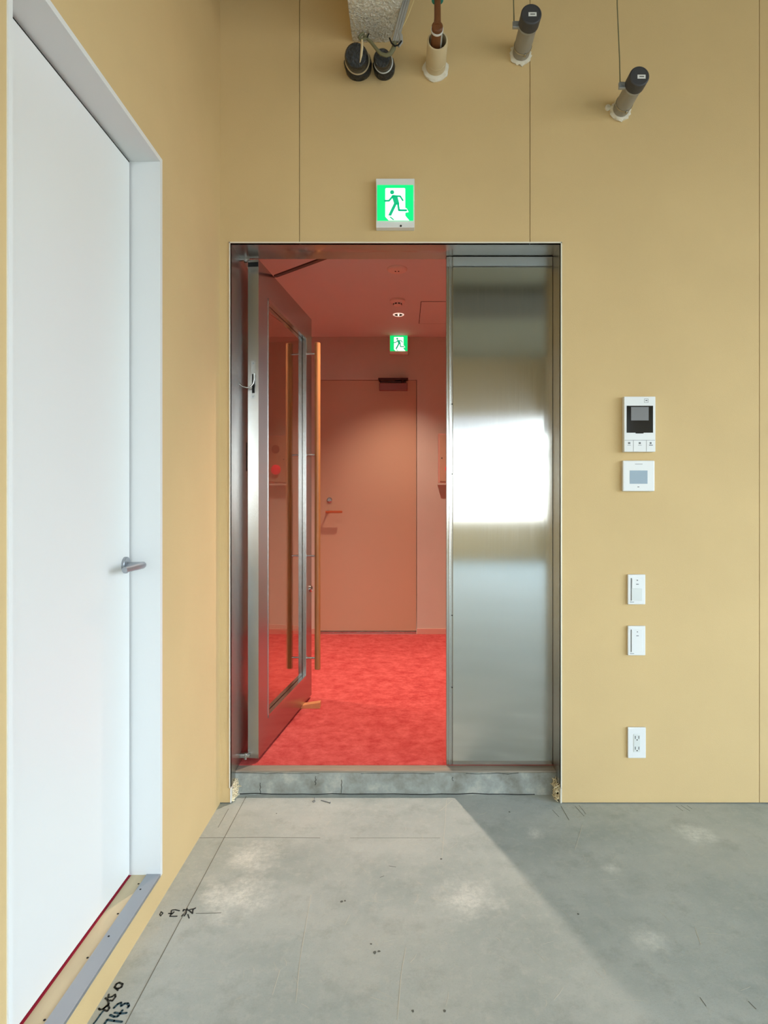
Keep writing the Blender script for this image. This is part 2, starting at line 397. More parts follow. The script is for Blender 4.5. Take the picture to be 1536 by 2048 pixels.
# ------------------------------------------------------------------ corridor
CXL, CXR = -2.6, 2.6
mb = MB(); mb.box(CXL, CXR, PY+.004, FY, CZF-.03, CZF)
cp = tag(mb.build('carpet', M_carpet), 'red wall-to-wall carpet in the corridor beyond the entrance', 'carpet')
cp['kind'] = 'structure'
mb = MB()
mb.box(CXL, OX0-.004, 2.601, WT, 0, 2.9); mb.box(OX1+.004, CXR, 2.601, WT, 0, 2.9); mb.box(OX0-.01, OX1+.01, 2.601, WT, 2.30, 2.9)
setting('wall_corridor_near', mb, M_clay, 'terracotta corridor wall around the back of the entrance', 'wall')
FDX0, FDX1, FDZ1 = X(640, FY), X(833, FY), Z(760, FY)
mb = MB()
mb.box(CXL, FDX0-.03, FY, FY+.15, 0, 2.9); mb.box(FDX1+.003, CXR, FY, FY+.15, 0, 2.9); mb.box(FDX0-.03, FDX1+.003, FY, FY+.15, FDZ1+.003, 2.9)
mb.box(FDX0-.04, FDX1+.01, FY+.12, FY+.15, 0, 2.9)
setting('wall_corridor_far', mb, M_clay, 'terracotta corridor wall that holds the far door', 'wall')
mb = MB(); mb.box(CXL-.1, CXL, 2.6, FY+.1, 0, 2.9); setting('wall_corridor_left', mb, M_clay, 'terracotta end wall on the left of the corridor', 'wall')
mb = MB(); mb.box(CXR, CXR+.1, 2.6, FY+.1, 0, 2.9); setting('wall_corridor_right', mb, M_clay, 'terracotta end wall on the right of the corridor', 'wall')
mb = MB(); mb.box(CXL, CXR, WT, FY, CC, CC+.12)
setting('ceiling_corridor', mb, M_clayc, 'terracotta corridor ceiling with a row of round fittings', 'ceiling')
M_base = mat('pink_baseboard', (206, 150, 134), .5)
mb = MB(); mb.box(FDX1+.002, CXR, FY-.010, FY, CZF, Z(1257, FY), .001); mb.box(CXL, FDX0-.03, FY-.010, FY, CZF, Z(1257, FY), .001)
setting('baseboard_corridor', mb, M_base, 'low pale pink baseboard along the far corridor wall', 'baseboard')

# ceiling fittings
def cz_y(py): return (CC-CZ)*F/(CY-py)
hy0, hy1 = cz_y(603), cz_y(647); hx = .128
mb = MB()
mb.box(hx, hx+.6, hy0-.004, hy0+.0, CC-.0015, CC+.001); mb.box(hx-.004, hx, hy0, hy1, CC-.0015, CC+.001); mb.box(hx+.6, hx+.604, hy0, hy1, CC-.0015, CC+.001); mb.box(hx, hx+.6, hy1, hy1+.004, CC-.0015, CC+.001)
h = thing('access_hatch', 'square terracotta access hatch set flush in the corridor ceiling', 'ceiling hatch', (hx+.3, (hy0+hy1)/2, CC-.002))
part(mb, 'joint', M_dark, h, 'dark joint around the hatch')
mb = MB(); mb.box(hx+.0, hx+.6, hy0, hy1, CC-.002, CC+.001); part(mb, 'panel', M_clayc, h)

M_fit = mat('painted_fitting', (226, 204, 188), .5)
yy = cz_y(538); xx = X(794, yy)
t = thing('speaker', 'flat terracotta round ceiling fitting with two holes, nearest the entrance', 'ceiling fitting', (xx, yy, CC), 'round fittings on the corridor ceiling')
mb = MB().lathe([(0, .0), (.060, 0), (.060, .004), (.052, .011), (.012, .013), (0, .013)], (xx, yy, CC), (0, 0, -1), 40); part(mb, 'cover', M_fit, t)
mb = MB()
for s in (-1, 1): mb.cyl((xx+s*.009, yy, CC-.0125), (xx+s*.009, yy, CC-.0145), .005, 12)
part(mb, 'hole', M_dark, t, 'pair of small dark holes')
yy = cz_y(600); xx = X(795, yy)
t = thing('smoke_detector', 'domed terracotta smoke detector with dark slots on the corridor ceiling', 'smoke detector', (xx, yy, CC), 'round fittings on the corridor ceiling')
mb = MB().lathe([(0, 0), (.051, 0), (.051, .012), (.044, .020), (.030, .024), (.026, .036), (.018, .040), (0, .041)], (xx, yy, CC), (0, 0, -1), 40); part(mb, 'cover', M_fit, t)
mb = MB()
for k in range(8):
    a = k*math.pi/4+.39; mb.box(-.007, .007, .0255, .0295, -.033, -.026, 0, Matrix.Translation((xx, yy, CC)) @ Matrix.Rotation(a, 4, 'Z'))
part(mb, 'slot', M_dark, t, 'ring of dark slots')
mb = MB().cyl((xx+.026, yy-.028, CC-.02), (xx+.026, yy-.028, CC-.026), .004, 10)
part(mb, 'indicator', M_plastic, t, 'white indicator dot')

M_lampring = mat('painted_glow_ring', (240, 238, 232), .4, emit=(255, 236, 214), est=.75)  # emission on the trim stands in for lamp light caught by it
def downlight(xx, yy, label, ang=112, pw=185):
    t = thing('downlight', label, 'downlight', (xx, yy, CC), 'downlights in the corridor ceiling')
    mb = MB().lathe([(.030, -.001), (.040, 0), (.040, .003), (.037, .005), (.030, .004), (.030, -.001)], (xx, yy, CC), (0, 0, -1), 40); part(mb, 'trim_ring', M_lampring, t, 'white trim ring with a painted-in glow')
    mb = MB().lathe([(.030, .0015), (.012, .001), (.012, .002), (.030, .0025), (.030, .0015)], (xx, yy, CC), (0, 0, -1), 32); part(mb, 'baffle', M_dark, t, 'black baffle')
    mb = MB().box(xx-.004, xx+.004, yy-.022, yy+.022, CC-.0035, CC-.001)
    part(mb, 'lens', mat('lamp_lens', (255, 230, 200), .4, emit=(255, 226, 190), est=3), t, 'glowing lens')
    l = bpy.data.lights.new('downlight_lamp', 'SPOT'); l.energy = pw; l.color = (1, .80, .66); l.spot_size = math.radians(ang); l.spot_blend = 1.0; l.shadow_soft_size = .018
    o = bpy.data.objects.new('downlight_lamp', l); COL.objects.link(o); o.location = (0, 0, -.012); o.parent = t
yy = cz_y(629)
downlight(X(797, yy), yy, 'small white-rimmed downlight in the ceiling just before the far exit sign', 98, 112)
downlight(-.03, 3.2, 'small white-rimmed downlight in the ceiling close behind the entrance')
downlight(-1.7, 3.9, 'added unseen downlight brightening the left arm of the corridor', 112, 150)  # added lamp out of view, lifts the corridor ceiling and walls
downlight(1.7, 3.9, 'added unseen downlight brightening the right arm of the corridor', 112, 150)  # second lamp added off view to brighten the corridor

# ------------------------------------------------------------------ far door
def fx(px): return X(px, FY)
def fz(py): return Z(py, FY)
fd = thing('door_3', 'flat terracotta door at the far side of the red corridor', 'door', ((FDX0+FDX1)/2, FY, CZF), kind='structure')
mb = MB().box(FDX0-.005, FDX1-.001, FY+.008, FY+.048, fz(1262), FDZ1-.001, .001); part(mb, 'leaf', M_claydoor, fd)
mb = MB().box(FDX0-.028, FDX0-.007, FY-.004, FY+.06, CZF, FDZ1+.02); mb.box(FDX0-.028, FDX1+.004, FY-.003, FY+.06, FDZ1+.001, FDZ1+.022); part(mb, 'frame', M_clay, fd)
mb = MB().box(FDX0, FDX1, FY+.002, FY+.05, CZF, fz(1263), .001); part(mb, 'threshold', M_chrome, fd, 'thin bright metal threshold')
cl = MB().box(fx(759), fx(815), FY-.045, FY+.009, fz(782), fz(768), .004)
clo = part(cl, 'door_closer', mat('painted_closer', (140, 88, 78), .35), fd, 'brown box closer at the top of the door')
mb = MB().box(fx(757), fx(800), FY-.07, FY-.055, fz(763), fz(759), .002); mb.box(fx(760), fx(812), FY-.035, FY-.02, fz(766.5), fz(763.5), .002); mb.box(fx(790), fx(816), FY-.06, FY-.0, fz(762), fz(758.5), .002)
mb.cyl((fx(805), FY-.03, fz(768)), (fx(805), FY-.03, fz(758)), .012); mb.cyl((fx(760), FY-.05, fz(766)), (fx(760), FY-.05, fz(759)), .007)
part(mb, 'closer_arm', mat('dark_bronze', (70, 34, 28), .3, metal=.6), clo, 'dark folded arm')
M_bronze = mat('orange_wood_lever', (178, 82, 36), .3)
lx, lz = fx(655.5), fz(1023)
mb = MB().cyl((lx, FY+.009, lz), (lx, FY-.004, lz), .012).cyl((lx, FY, lz), (lx, FY-.052, lz), .007)
hd = part(mb, 'door_handle', M_chrome, fd, 'small metal rose')
mb = MB().box(lx-.012, fx(686), FY-.062, FY-.046, lz-.011, lz+.007, .004); part(mb, 'lever', M_bronze, hd, 'orange-brown lever')
mb = MB().lathe([(0, 0), (.022, 0), (.022, .008), (.014, .011), (.014, .006), (.006, .006), (.006, .012), (0, .012)], (fx(659), FY+.009, fz(1000)), (0, -1, 0), 28); part(mb, 'lock_cylinder', M_chrome, fd, 'round metal keyhole')

# alarm box on the far wall, half hidden by the steel leaf
ax0, az0, az1 = fx(876), fz(967), fz(868)
t = thing('fire_alarm_box', 'terracotta fire alarm box with a round red lamp on the far corridor wall', 'fire alarm', (ax0+.17, FY, az0))
mb = MB().box(ax0, ax0+.34, FY-.040, FY, az0, az1, .004); part(mb, 'housing', M_base, t)  # lighter pink stands in for the highlight along the box edges
mb = MB().box(ax0+.012, ax0+.328, FY-.046, FY-.038, az0+.016, az1-.012, .002); part(mb, 'cover', M_claydoor, t)
mb = MB().box(ax0-.004, ax0+.344, FY-.052, FY, az0-.014, az0, .002); part(mb, 'shelf_lip', M_clay, t)
mb = MB().lathe([(0, 0), (.042, 0), (.042, .012), (.036, .022), (.02, .030), (0, .033)], (fx(900), FY-.045, fz(938)), (0, -1, 0), 32)
part(mb, 'red_lamp', mat('lit_red_lamp', (230, 20, 50), .25, emit=(255, 20, 60), est=.5), t, 'glowing red dome lamp')
mb = MB().lathe([(0, 0), (.036, 0), (.036, .003), (0, .004)], (fx(901), FY-.046, fz(896)), (0, -1, 0), 28)
part(mb, 'sounder', mat('sounder_disc', (140, 84, 70), .6), t, 'darker round sounder')
mb = MB().cyl((fx(883), FY-.046, fz(917)), (fx(883), FY-.049, fz(917)), .005, 10); part(mb, 'screw', M_dark, t, 'dark screw')

# ------------------------------------------------------------------ exit signs
M_exg = mat('exit_green', (0, 190, 110), .4, emit=(0, 226, 118), est=.95)
M_exw = mat('exit_white', (250, 255, 252), .4, emit=(236, 255, 248), est=1.25)
M_exf = mat('exit_figure', (0, 150, 100), .4, emit=(10, 182, 128), est=.75)
def exit_sign(x0, z0, w, h, yb, th, label, housing, lower=True):
    t = thing('exit_sign', label, 'exit sign', (x0+w/2, yb, z0))
    yf = yb-th
    mb = MB().box(x0, x0+w, yf, yb, z0, z0+h, .002); part(mb, 'housing', housing, t)
    def U(c): return x0+(c-352)/838*w
    def V(c): return z0+(1382-c)/1092*h
    def poly(mb, pts, a, b): mb.prism([(U(p), V(q)) for p, q in pts], 'y', yf-a, yf-b)
    sc = w/838
    mb = MB().box(U(378), U(1165), yf-.003, yf+.001, V(1236), V(440), .0015); pl = part(mb, 'sign_panel', M_exg, t, 'glowing green panel')
    mb = MB(); poly(mb, [(556, 530), (572, 513), (972, 513), (987, 530), (987, 955), (1020, 968), (1062, 1046), (987, 1062), (990, 1130), (1075, 1234), (632, 1234), (556, 1150)], .003, .0036)
    part(mb, 'doorway_shape', M_exw, pl, 'glowing white doorway shape')
    mb = MB()
    mb.prism([(U(703)+46*sc*math.cos(k*math.pi/10), V(607)+46*sc*math.sin(k*math.pi/10)) for k in range(20)], 'y', yf-.0036, yf-.0044)
    poly(mb, [(690, 685), (720, 668), (800, 676), (825, 720), (862, 870), (800, 885), (745, 855)], .0036, .0044)
    def st(pts, wd): mb.ribbon([(U(p), V(q)) for p, q in pts], wd*sc, yf-.0044, yf-.0036, 'y')
    st([(730, 690), (880, 698), (935, 788)], 36); st([(715, 700), (638, 795), (545, 800)], 40)
    st([(830, 860), (852, 1008), (1010, 1010)], 44); poly(mb, [(745, 850), (805, 870), (682, 1132), (618, 1122)], .0036, .0044)
    poly(mb, [(636, 1150), (675, 1152), (756, 1222), (722, 1228)], .0036, .0044)
    part(mb, 'running_figure', M_exf, pl, 'green running figure')
    if lower:
        mb = MB().cyl((U(893), yf+.001, V(1348)), (U(893), yf-.0015, V(1348)), .004, 12); part(mb, 'test_button', M_dark, t, 'small dark test button')
exit_sign(X(752, D-.03), Z(455, D-.03), (829-752)*(D-.03)/F, (455-357)*(D-.03)/F, D, .03, 'green running-man exit sign in a white case on the ochre wall above the entrance', M_plastic)
d2 = FY-.04
exit_sign(X(779, d2), Z(708, d2), 37*d2/F, 42.5*d2/F, FY, .04, 'smaller-looking green running-man exit sign in a brown case above the far corridor door', M_fit, False)

# ------------------------------------------------------------------ steel frame of the entrance
JT = .0016
mb = MB(); JB = .062
mb.box(OX0-.0045, OX0, D-.0022, WT, JB, OZ+.004); mb.box(OX1, OX1+.0045, D-.0022, WT, JB, OZ+.004)
fr = setting('trim_3', mb, M_steelj, 'hairline stainless steel frame lining the entrance opening', 'door frame')
mb = MB(); mb.box(OX0-.0045, OX1+.0045, D-.0022, PY+.034, OZ, OZ+.0045); part(mb, 'head', M_steelh, fr)
M_lip = mat('bright_lip', (226, 222, 208), .45, metal=.2)
mb = MB(); mb.box(OX0-.005, OX0-.0002, D-.0045, D+.01, JB, OZ+.0048, .0004); mb.box(OX1+.0002, OX1+.005, D-.0045, D+.01, JB, OZ+.0048, .0004); mb.box(OX0-.005, OX1+.005, D-.0045, D+.01, OZ+.0002, OZ+.0052, .0004)
part(mb, 'edge_lip', M_lip, fr, 'thin bright edge on the wall side')
mb = MB(); mb.box(OX0-.0001, OX0+.0012, 2.690, 2.700, Z(942, 2.69), Z(885, 2.69)); part(mb, 'strike_slot', M_dark, fr, 'dark slot in the left jamb')

# fixed side leaf
SX0, SX1 = X(893, PY), OX1-.0015
SZ0, SZ1 = .1, OZ-.003
t = thing('door_4', 'closed hairline stainless steel side leaf of the entrance', 'door', ((SX0+SX1)/2, PY, CZF), kind='structure')
mb = MB().box(X(905.5, PY), SX1, PY, PY+.036, SZ0, SZ1, .0012); part(mb, 'skin', M_steel, t)
mb = MB().box(SX0, X(905, PY), PY+.003, PY+.040, SZ0-.001, SZ1+.001, .001); part(mb, 'meeting_stile', M_steelj, t)
mb = MB().box(X(898.6, PY), X(900.6, PY), PY-.002, PY+.004, SZ0, SZ1, .0004); part(mb, 'astragal', M_chrome, t, 'bright thin edge strip')
for py in (808, 948, 1231, 1375):
    mb = MB().cyl((X(904.2, PY), PY+.004, Z(py, PY)), (X(904.2, PY), PY-.0006, Z(py, PY)), .0022, 10); part(mb, 'screw', M_dark, t)
mb = MB().box(SX0-.0005, OX1, PY+.020, PY+.034, OZ-.0035, OZ); part(mb, 'top_gap', M_dark, t, 'dark gap along the top')

# ------------------------------------------------------------------ open steel door (leaf axes: s along, n towards the opening, z)
P0 = Vector((-.603, 2.597, 0)); P1 = Vector((-.507, 3.455, 0)); L = (P1-P0).length
ang = math.atan2(P1.y-P0.y, P1.x-P0.x)
LM = Matrix.Translation((P0.x, P0.y, 0)) @ Matrix.Rotation(ang, 4, 'Z')     # local x along leaf, local y = thickness (back side positive)
TH = .046; B0, B1 = .1135, 2.204
dr = thing('door_2', 'open stainless steel glazed door swung into the corridor with long wooden pull bars', 'door', (P0.x, P0.y, CZF), kind='structure')
g0, g1, gz0, gz1 = .121, .757, .24, 2.082
mb = MB()
mb.box(0, g0, 0, TH, B0, B1, 0, LM); mb.box(g1, L, 0, TH, B0, B1, 0, LM); mb.box(g0, g1, 0, TH, B0, gz0, 0, LM); mb.box(g0, g1, 0, TH, gz1, B1, 0, LM)
part(mb, 'leaf_frame', M_steelj, dr)
M_glass = mat('smoky_glass', (222, 212, 200), .0, trans=1, ior=1.5)
mb = MB().box(g0, g1, TH/2-.004, TH/2+.004, gz0, gz1, 0, LM); part(mb, 'glass_pane', M_glass, dr)
mb = MB()
for ya, yb_ in ((-.002, TH/2-.005), (TH/2+.005, TH+.002)):
    mb.box(g0, g1, ya, yb_, gz0, gz0+.014, .001, LM); mb.box(g0, g1, ya, yb_, gz1-.014, gz1, .001, LM)
    mb.box(g0, g0+.012, ya, yb_, gz0, gz1, .001, LM); mb.box(g1-.012, g1, ya, yb_, gz0, gz1, .001, LM)
part(mb, 'glazing_bead', M_chrome, dr)
hz0, hz1 = Z(1338, 3.35), Z(686, 3.35); hs = .762
for sd in (0, 1):
    yc = -.060 if sd == 0 else TH+.052
    mb = MB().cyl((hs, yc, hz0), (hs, yc, hz1), .0155, 28, .002, LM)
    hnd = part(mb, 'pull_handle', M_wood, dr, 'long round orange oak pull bar')
    for py in (708, 910, 1112, 1316):
        z = Z(py, 3.35)
        a, b_ = (yc+.012, -.0) if sd == 0 else (TH, yc-.012)
        mb = MB().cyl((hs, a, z), (hs, b_, z), .0052, 16, 0, LM).cyl((hs, 0 if sd == 0 else TH, z), (hs, -.004 if sd == 0 else TH+.004, z), .010, 20, 0, LM)
        part(mb, 'standoff', M_chrome, hnd, 'short chrome standoff')
mb = MB().lathe([(0, 0), (.019, 0), (.019, .006), (.013, .011), (.013, .008), (.004, .008), (0, .012)], (.836, 0, Z(1177, 3.433)), (0, -1, 0), 28, LM); part(mb, 'lock_cylinder', M_chrome, dr, 'round chrome lock')
# power loop on the hinge edge
ez = lambda py: Z(py, 2.597)
mb = MB().box(-.0012, .002, TH*.26, TH*.70, ez(797), ez(721), .0004, LM); lp = part(mb, 'edge_plate', M_chrome, dr, 'small steel plate on the door edge')
mb = MB().box(-.0022, 0, TH*.36, TH*.60, ez(786), ez(748), 0, LM); part(mb, 'slot', M_dark, lp, 'dark slot')
for q in (727, 793):
    mb = MB().cyl((-.003, TH*.48, ez(q)), (0, TH*.48, ez(q)), .003, 10, 0, LM); part(mb, 'screw', M_alu, lp)
pts = []
for px, py in ((508, 747), (508, 758), (506.5, 767), (502, 774), (495, 776.5), (487, 774), (481, 769), (475.5, 762)):
    pts.append((X(px, 2.585), 2.585-.012*math.sin((508-px)/33*math.pi), Z(py, 2.585)))
mb = MB().tube(pts, .0034, 10); part(mb, 'power_loop', M_chrome, dr, 'curved steel loop from the door edge to the jamb')
# pivots
for py, s in ((518, 1), (1512, -1)):
    z = Z(py, 2.59)
    mb = MB().box(OX0, OX0+.030, 2.583, 2.600, z-.006, z+.008, .001); mb.cyl((OX0+.022, 2.590, z-.013), (OX0+.022, 2.590, z+.013), .0075, 20)
    mb.box(OX0+.020, X(500, 2.597), 2.585, 2.599, z-.005, z+.005, .001)
    part(mb, 'pivot_hinge', M_chrome, dr, 'chrome pivot hinge')
mb = MB().box(-.0012, .001, .001, TH-.001, ez(533), ez(524), 0, LM); part(mb, 'top_slot', M_dark, dr, 'dark slot at the head of the door edge')
# closer arm
a = Vector((-.575, 2.807, B1+.008)); b_ = Vector((-.302, 2.578, B1+.010))
u = (b_-a).normalized(); n = Vector((-u.y, u.x, 0))*.0095
mb = MB().prism([tuple((a+n).xy), tuple((b_+n).xy), (b_+u*.01).xy[:], tuple((b_-n).xy), tuple((a-n).xy), (a-u*.012).xy[:]], 'z', B1+.003, B1+.009)
part(mb, 'closer_arm', mat('brown_arm', (90, 52, 44), .35, metal=.5), dr, 'flat brown closer arm above the door')

# wedge
d = 3.29
t = MB(); wx0, wx1 = -.56, X(641, d)
t.prism([(wx0, CZF), (wx1, CZF), (wx1, CZF+.030), (wx0, CZF+.012)], 'y', d-.02, d+.022)
wg = t.build('door_wedge', M_wedge); wg.rotation_euler = (0, 0, 0)
tag(wg, 'small pale wooden wedge pushed under the open steel door', 'door wedge')

# torn insulation at the feet of the frame
def torn(name, cx, sgn, label):
    mb = MB()
    for k in range(110):
        z = random.uniform(.0, .066); y = random.uniform(D+.008, D+.075)
        r = random.uniform(.003, .007)*(1.1-z*5)
        p = Vector((cx+sgn*random.uniform(0, .010), y, z+.002))
        dirv = Vector((sgn*random.uniform(-.2, 1), random.uniform(-.4, .4), random.uniform(-1, 1.2))).normalized()*random.uniform(.005, .016)
        q = p+dirv
        q.z = max(q.z, .003); dirv = dirv*.8; p.z = max(p.z, .003)
        mb.tube([p, (p+q)/2+Vector((random.uniform(-.002, .002),)*3), q], [r*.5, r*.45, .0012], 6)
    o = mb.build(name, M_wool); tag(o, label, 'torn insulation', 'torn insulation tufts at the feet of the door frame')
torn('insulation_tuft', OX0+.002, 1, 'ragged pale insulation tuft at the left foot of the steel frame')
torn('insulation_tuft', OX1-.002, -1, 'ragged pale insulation tuft at the right foot of the steel frame')
mb = MB().box(OX0-.001, OX0+.003, D-.002, D+.05, .003, JB-.002)
setting('trim_4', mb, M_white, 'cut white board edge under the left foot of the frame', 'board edge')

mb = MB().box(OX1-.0005, OX1+.005, D-.003, D+.03, .003, JB-.002)
setting('trim_9', mb, M_lip, 'pale cut board edge under the right foot of the frame', 'board edge')

# ------------------------------------------------------------------ white door
DX = -.8036
mb = MB(); FP = LX+.003
mb.box(LX-.2, FP, IY1, WY1+.001, TZ-.006, WZ1+.014); mb.box(LX-.2, FP, WY0-.001, IY0, TZ-.006, WZ1+.014); mb.box(LX-.2, FP, IY0, IY1, WZ1, WZ1+.014)
setting('trim_5', mb, M_white, 'white painted frame around the white door', 'door frame')
t = thing('door_1', 'tall closed flat white door in the left wall with a lever handle', 'door', (DX, (IY0+IY1)/2, TZ), kind='structure')
mb = MB().box(DX-.036, DX, IY0+.005, IY1-.008, TZ+.008, WZ1-.008, .001); part(mb, 'leaf', M_white, t)
mb = MB().box(DX-.10, DX-.045, IY0, IY1, TZ, WZ1).box(DX-.04, DX-.004, IY1-.008, IY1-.0002, TZ+.002, WZ1).box(DX-.04, DX-.004, IY0, IY1, WZ1-.008, WZ1-.0002); part(mb, 'rebate', M_dark, t, 'dark gap round the leaf')
hy, hzz = 1.795, 1.006
mb = MB().lathe([(0, 0), (.024, 0), (.024, .006), (.022, .008), (0, .008)], (DX, hy, hzz), (1, 0, 0), 36); hd = part(mb, 'door_handle', M_alu, t, 'round satin metal rose')
mb = MB().cyl((DX+.008, hy, hzz), (DX+.052, hy, hzz), .0085, 20)
mb.tube([(DX+.050, hy+.006, hzz), (DX+.054, hy-.01, hzz), (DX+.053, hy-.05, hzz-.001), (DX+.049, hy-.112, hzz-.002)], [.009, .0095, .009, .0078], 16)
part(mb, 'lever', M_alu, hd, 'satin metal lever')
mb = MB().box(DX-.036, DX+.0022, IY0, IY1, TZ-.006, TZ-.0005); setting('trim_6', mb, mat('deep_red_carpet', (190, 40, 70), .9), 'thin red line of carpet under the white door', 'carpet edge')
AX = LX-.037
mb = MB().box(DX+.0022, AX, IY0, IY1, TZ-.01, TZ, 0)
pl = setting('trim_7', mb, M_ply, 'pale plywood strip along the foot of the white door', 'threshold')
for yy in (1.18, 1.32, 1.50, 1.66, 1.79): part(MB().cyl((AX-.006, yy, TZ-.002), (AX-.006, yy, TZ+.0006), .0028, 10), 'screw_hole', M_dark, pl)
mb = MB().box(AX, LX+.004, IY0, IY1, TZ-.006, TZ+.003, .0006)
pl = setting('trim_8', mb, M_alu, 'grey metal strip along the outer edge of the white door threshold', 'threshold')
for yy in (1.30, 1.57, 1.76): part(MB().cyl((AX+.012, yy, TZ+.002), (AX+.012, yy, TZ+.0036), .0026, 10), 'screw', M_dark, pl)

# ------------------------------------------------------------------ wall devices
def wx(px, d=D-.02): return X(px, d)
def wz(py, d=D-.02): return Z(py, d)
dd = D-.024
t = thing('intercom', 'white intercom with a dark glossy screen, topmost of the wall devices', 'intercom', (wx(1279, dd), D, wz(903, dd)))
x0, x1, z0, z1 = X(1248.5, dd), X(1311, dd), Z(903.5, dd), Z(793, dd); yf = dd
mb = MB().box(x0, x1, yf, D, z0, z1, .002); part(mb, 'housing', M_plastic, t)
u = lambda px: X(px, dd); v = lambda py: Z(py, dd)
mb = MB().box(u(1253.3), u(1306), yf-.001, yf+.001, v(865.5), v(811.5), .0004).box(u(1271), u(1287), yf-.001, yf+.001, v(867), v(865)); sc_ = part(mb, 'screen', M_black, t, 'dark glossy screen')
mb = MB().box(u(1262), u(1297), yf-.0016, yf-.0008, v(841), v(814)); part(mb, 'display', mat('dim_display', (110, 110, 110), .3), sc_, 'grey display area')
mb = MB().box(u(1249.5), u(1310), yf-.0006, yf+.001, v(880.8), v(880.2)).box(u(1266.6), u(1267.1), yf-.0006, yf+.001, v(903), v(880.5)).box(u(1292.6), u(1293.1), yf-.0006, yf+.001, v(903), v(880.5)); part(mb, 'button_joint', M_grey, t, 'fine grey joints between three buttons')
for a_, b2_, c_, d_, e_, f_ in ((1256, 1260.5, 1255, 1261.5, 891, 890.3), (1277.5, 1281.5, 1276, 1283, 891, 890.3), (1299.5, 1303, 1298, 1305.5, 891.2, 889.6)):
    part(MB().box(u(a_), u(b2_), yf-.0006, yf+.001, v(888), v(884.3)), 'button_symbol', M_grey, t, 'small grey symbol')
    part(MB().box(u(c_), u(d_), yf-.0006, yf+.001, v(e_), v(f_)), 'button_caption', M_grey, t, 'tiny grey caption')
mb = MB().box(u(1288.5), u(1296.5), yf-.0006, yf+.001, v(805.3), v(804.8)).box(u(1288.5), u(1296.5), yf-.0006, yf+.001, v(797.9), v(797.4)).box(u(1288.5), u(1289), yf-.0006, yf+.001, v(805), v(797.5)).box(u(1296), u(1296.5), yf-.0006, yf+.001, v(805), v(797.5)).box(u(1291), u(1294.5), yf-.0006, yf+.001, v(802), v(800))
part(mb, 'corner_button', M_grey, t, 'small outlined button')
t = thing('climate_controller', 'square white wall controller with a blue-grey display, directly below the intercom', 'wall controller', (wx(1277), D, wz(982)))
dd2 = D-.018; u = lambda px: X(px, dd2); v = lambda py: Z(py, dd2); yf = dd2
mb = MB().box(u(1246), u(1309.5), yf, D, v(982.5), v(921), .004); part(mb, 'housing', M_plastic, t)
mb = MB().box(u(1259.5), u(1295), yf-.0006, yf+.002, v(967.5), v(941), .0003); part(mb, 'display', M_lcd, t, 'blue-grey display')
part(MB().box(u(1270), u(1285), yf-.0006, yf+.002, v(928.6), v(927.8)), 'caption', M_grey, t, 'tiny grey lettering'); part(MB().box(u(1275), u(1278.5), yf-.0006, yf+.002, v(974.5), v(973)), 'symbol', M_grey, t, 'tiny grey symbol')
def switch(y0, y1, label, half):
    dd3 = D-.012; u = lambda px: X(px, dd3); v = lambda py: Z(py, dd3); yf = dd3; o = y0-1149
    t = thing('light_switch', label, 'light switch', (u(1273), D, v(y1)), 'white switch plates on the ochre wall')
    part(MB().box(u(1256), u(1291), yf, D, v(y1), v(y0), .003), 'plate', M_plastic, t)
    part(MB().box(u(1262.8), u(1284), yf-.003, yf+.002, v(y0+52), v(y0+(28 if half else 8)), .001), 'rocker', M_plastic2 if half else M_plastic, t)
    if half: part(MB().box(u(1263.6), u(1281), yf-.0022, yf+.002, v(y0+27), v(y0+8), .001), 'upper_rocker', M_plastic, t)
    part(MB().box(u(1261.6), u(1263.2), yf-.0008, yf+.002, v(y0+52), v(y0+7)), 'slot', M_grey, t, 'thin dark slot')
    for q in ((1272, 1276.8, 20, 18.6, .0034), (1273, 1275.5, 12.2, 10.6, .0034), (1259.8, 1268, 55.6, 54.6, .0005)):
        part(MB().box(u(q[0]), u(q[1]), yf-q[4], yf+.001, v(y0+q[2]), v(y0+q[3])), 'marking', M_grey, t, 'tiny grey mark')
switch(1149, 1209, 'white light switch plate with a two-part rocker, upper of the two', True)
switch(1252, 1311, 'white light switch plate with one tall rocker, lower of the two', False)
dd3 = D-.010; u = lambda px: X(px, dd3); v = lambda py: Z(py, dd3); yf = dd3
t = thing('power_outlet', 'white double power outlet low on the ochre wall', 'power outlet', (u(1273), D, v(1516)))
part(MB().box(u(1256), u(1292), yf, D, v(1516.5), v(1455), .003), 'plate', M_plastic, t)
part(MB().box(u(1267), u(1280.5), yf-.0015, yf+.001, v(1504), v(1468.5), .001), 'insert', M_plastic2, t)
for yy in (1473, 1494.5):
    mb = MB(); mb.box(u(1269.8), u(1271), yf-.0018, yf, v(yy+4.5), v(yy-1.5)); mb.box(u(1276.8), u(1278), yf-.0018, yf, v(yy+4.5), v(yy-1.5)); mb.cyl((u(1273.9), yf, v(yy+6.5)), (u(1273.9), yf-.0018, v(yy+6.5)), .0024, 12)
    part(mb, 'socket_slot', M_dark, t, 'dark socket slots')

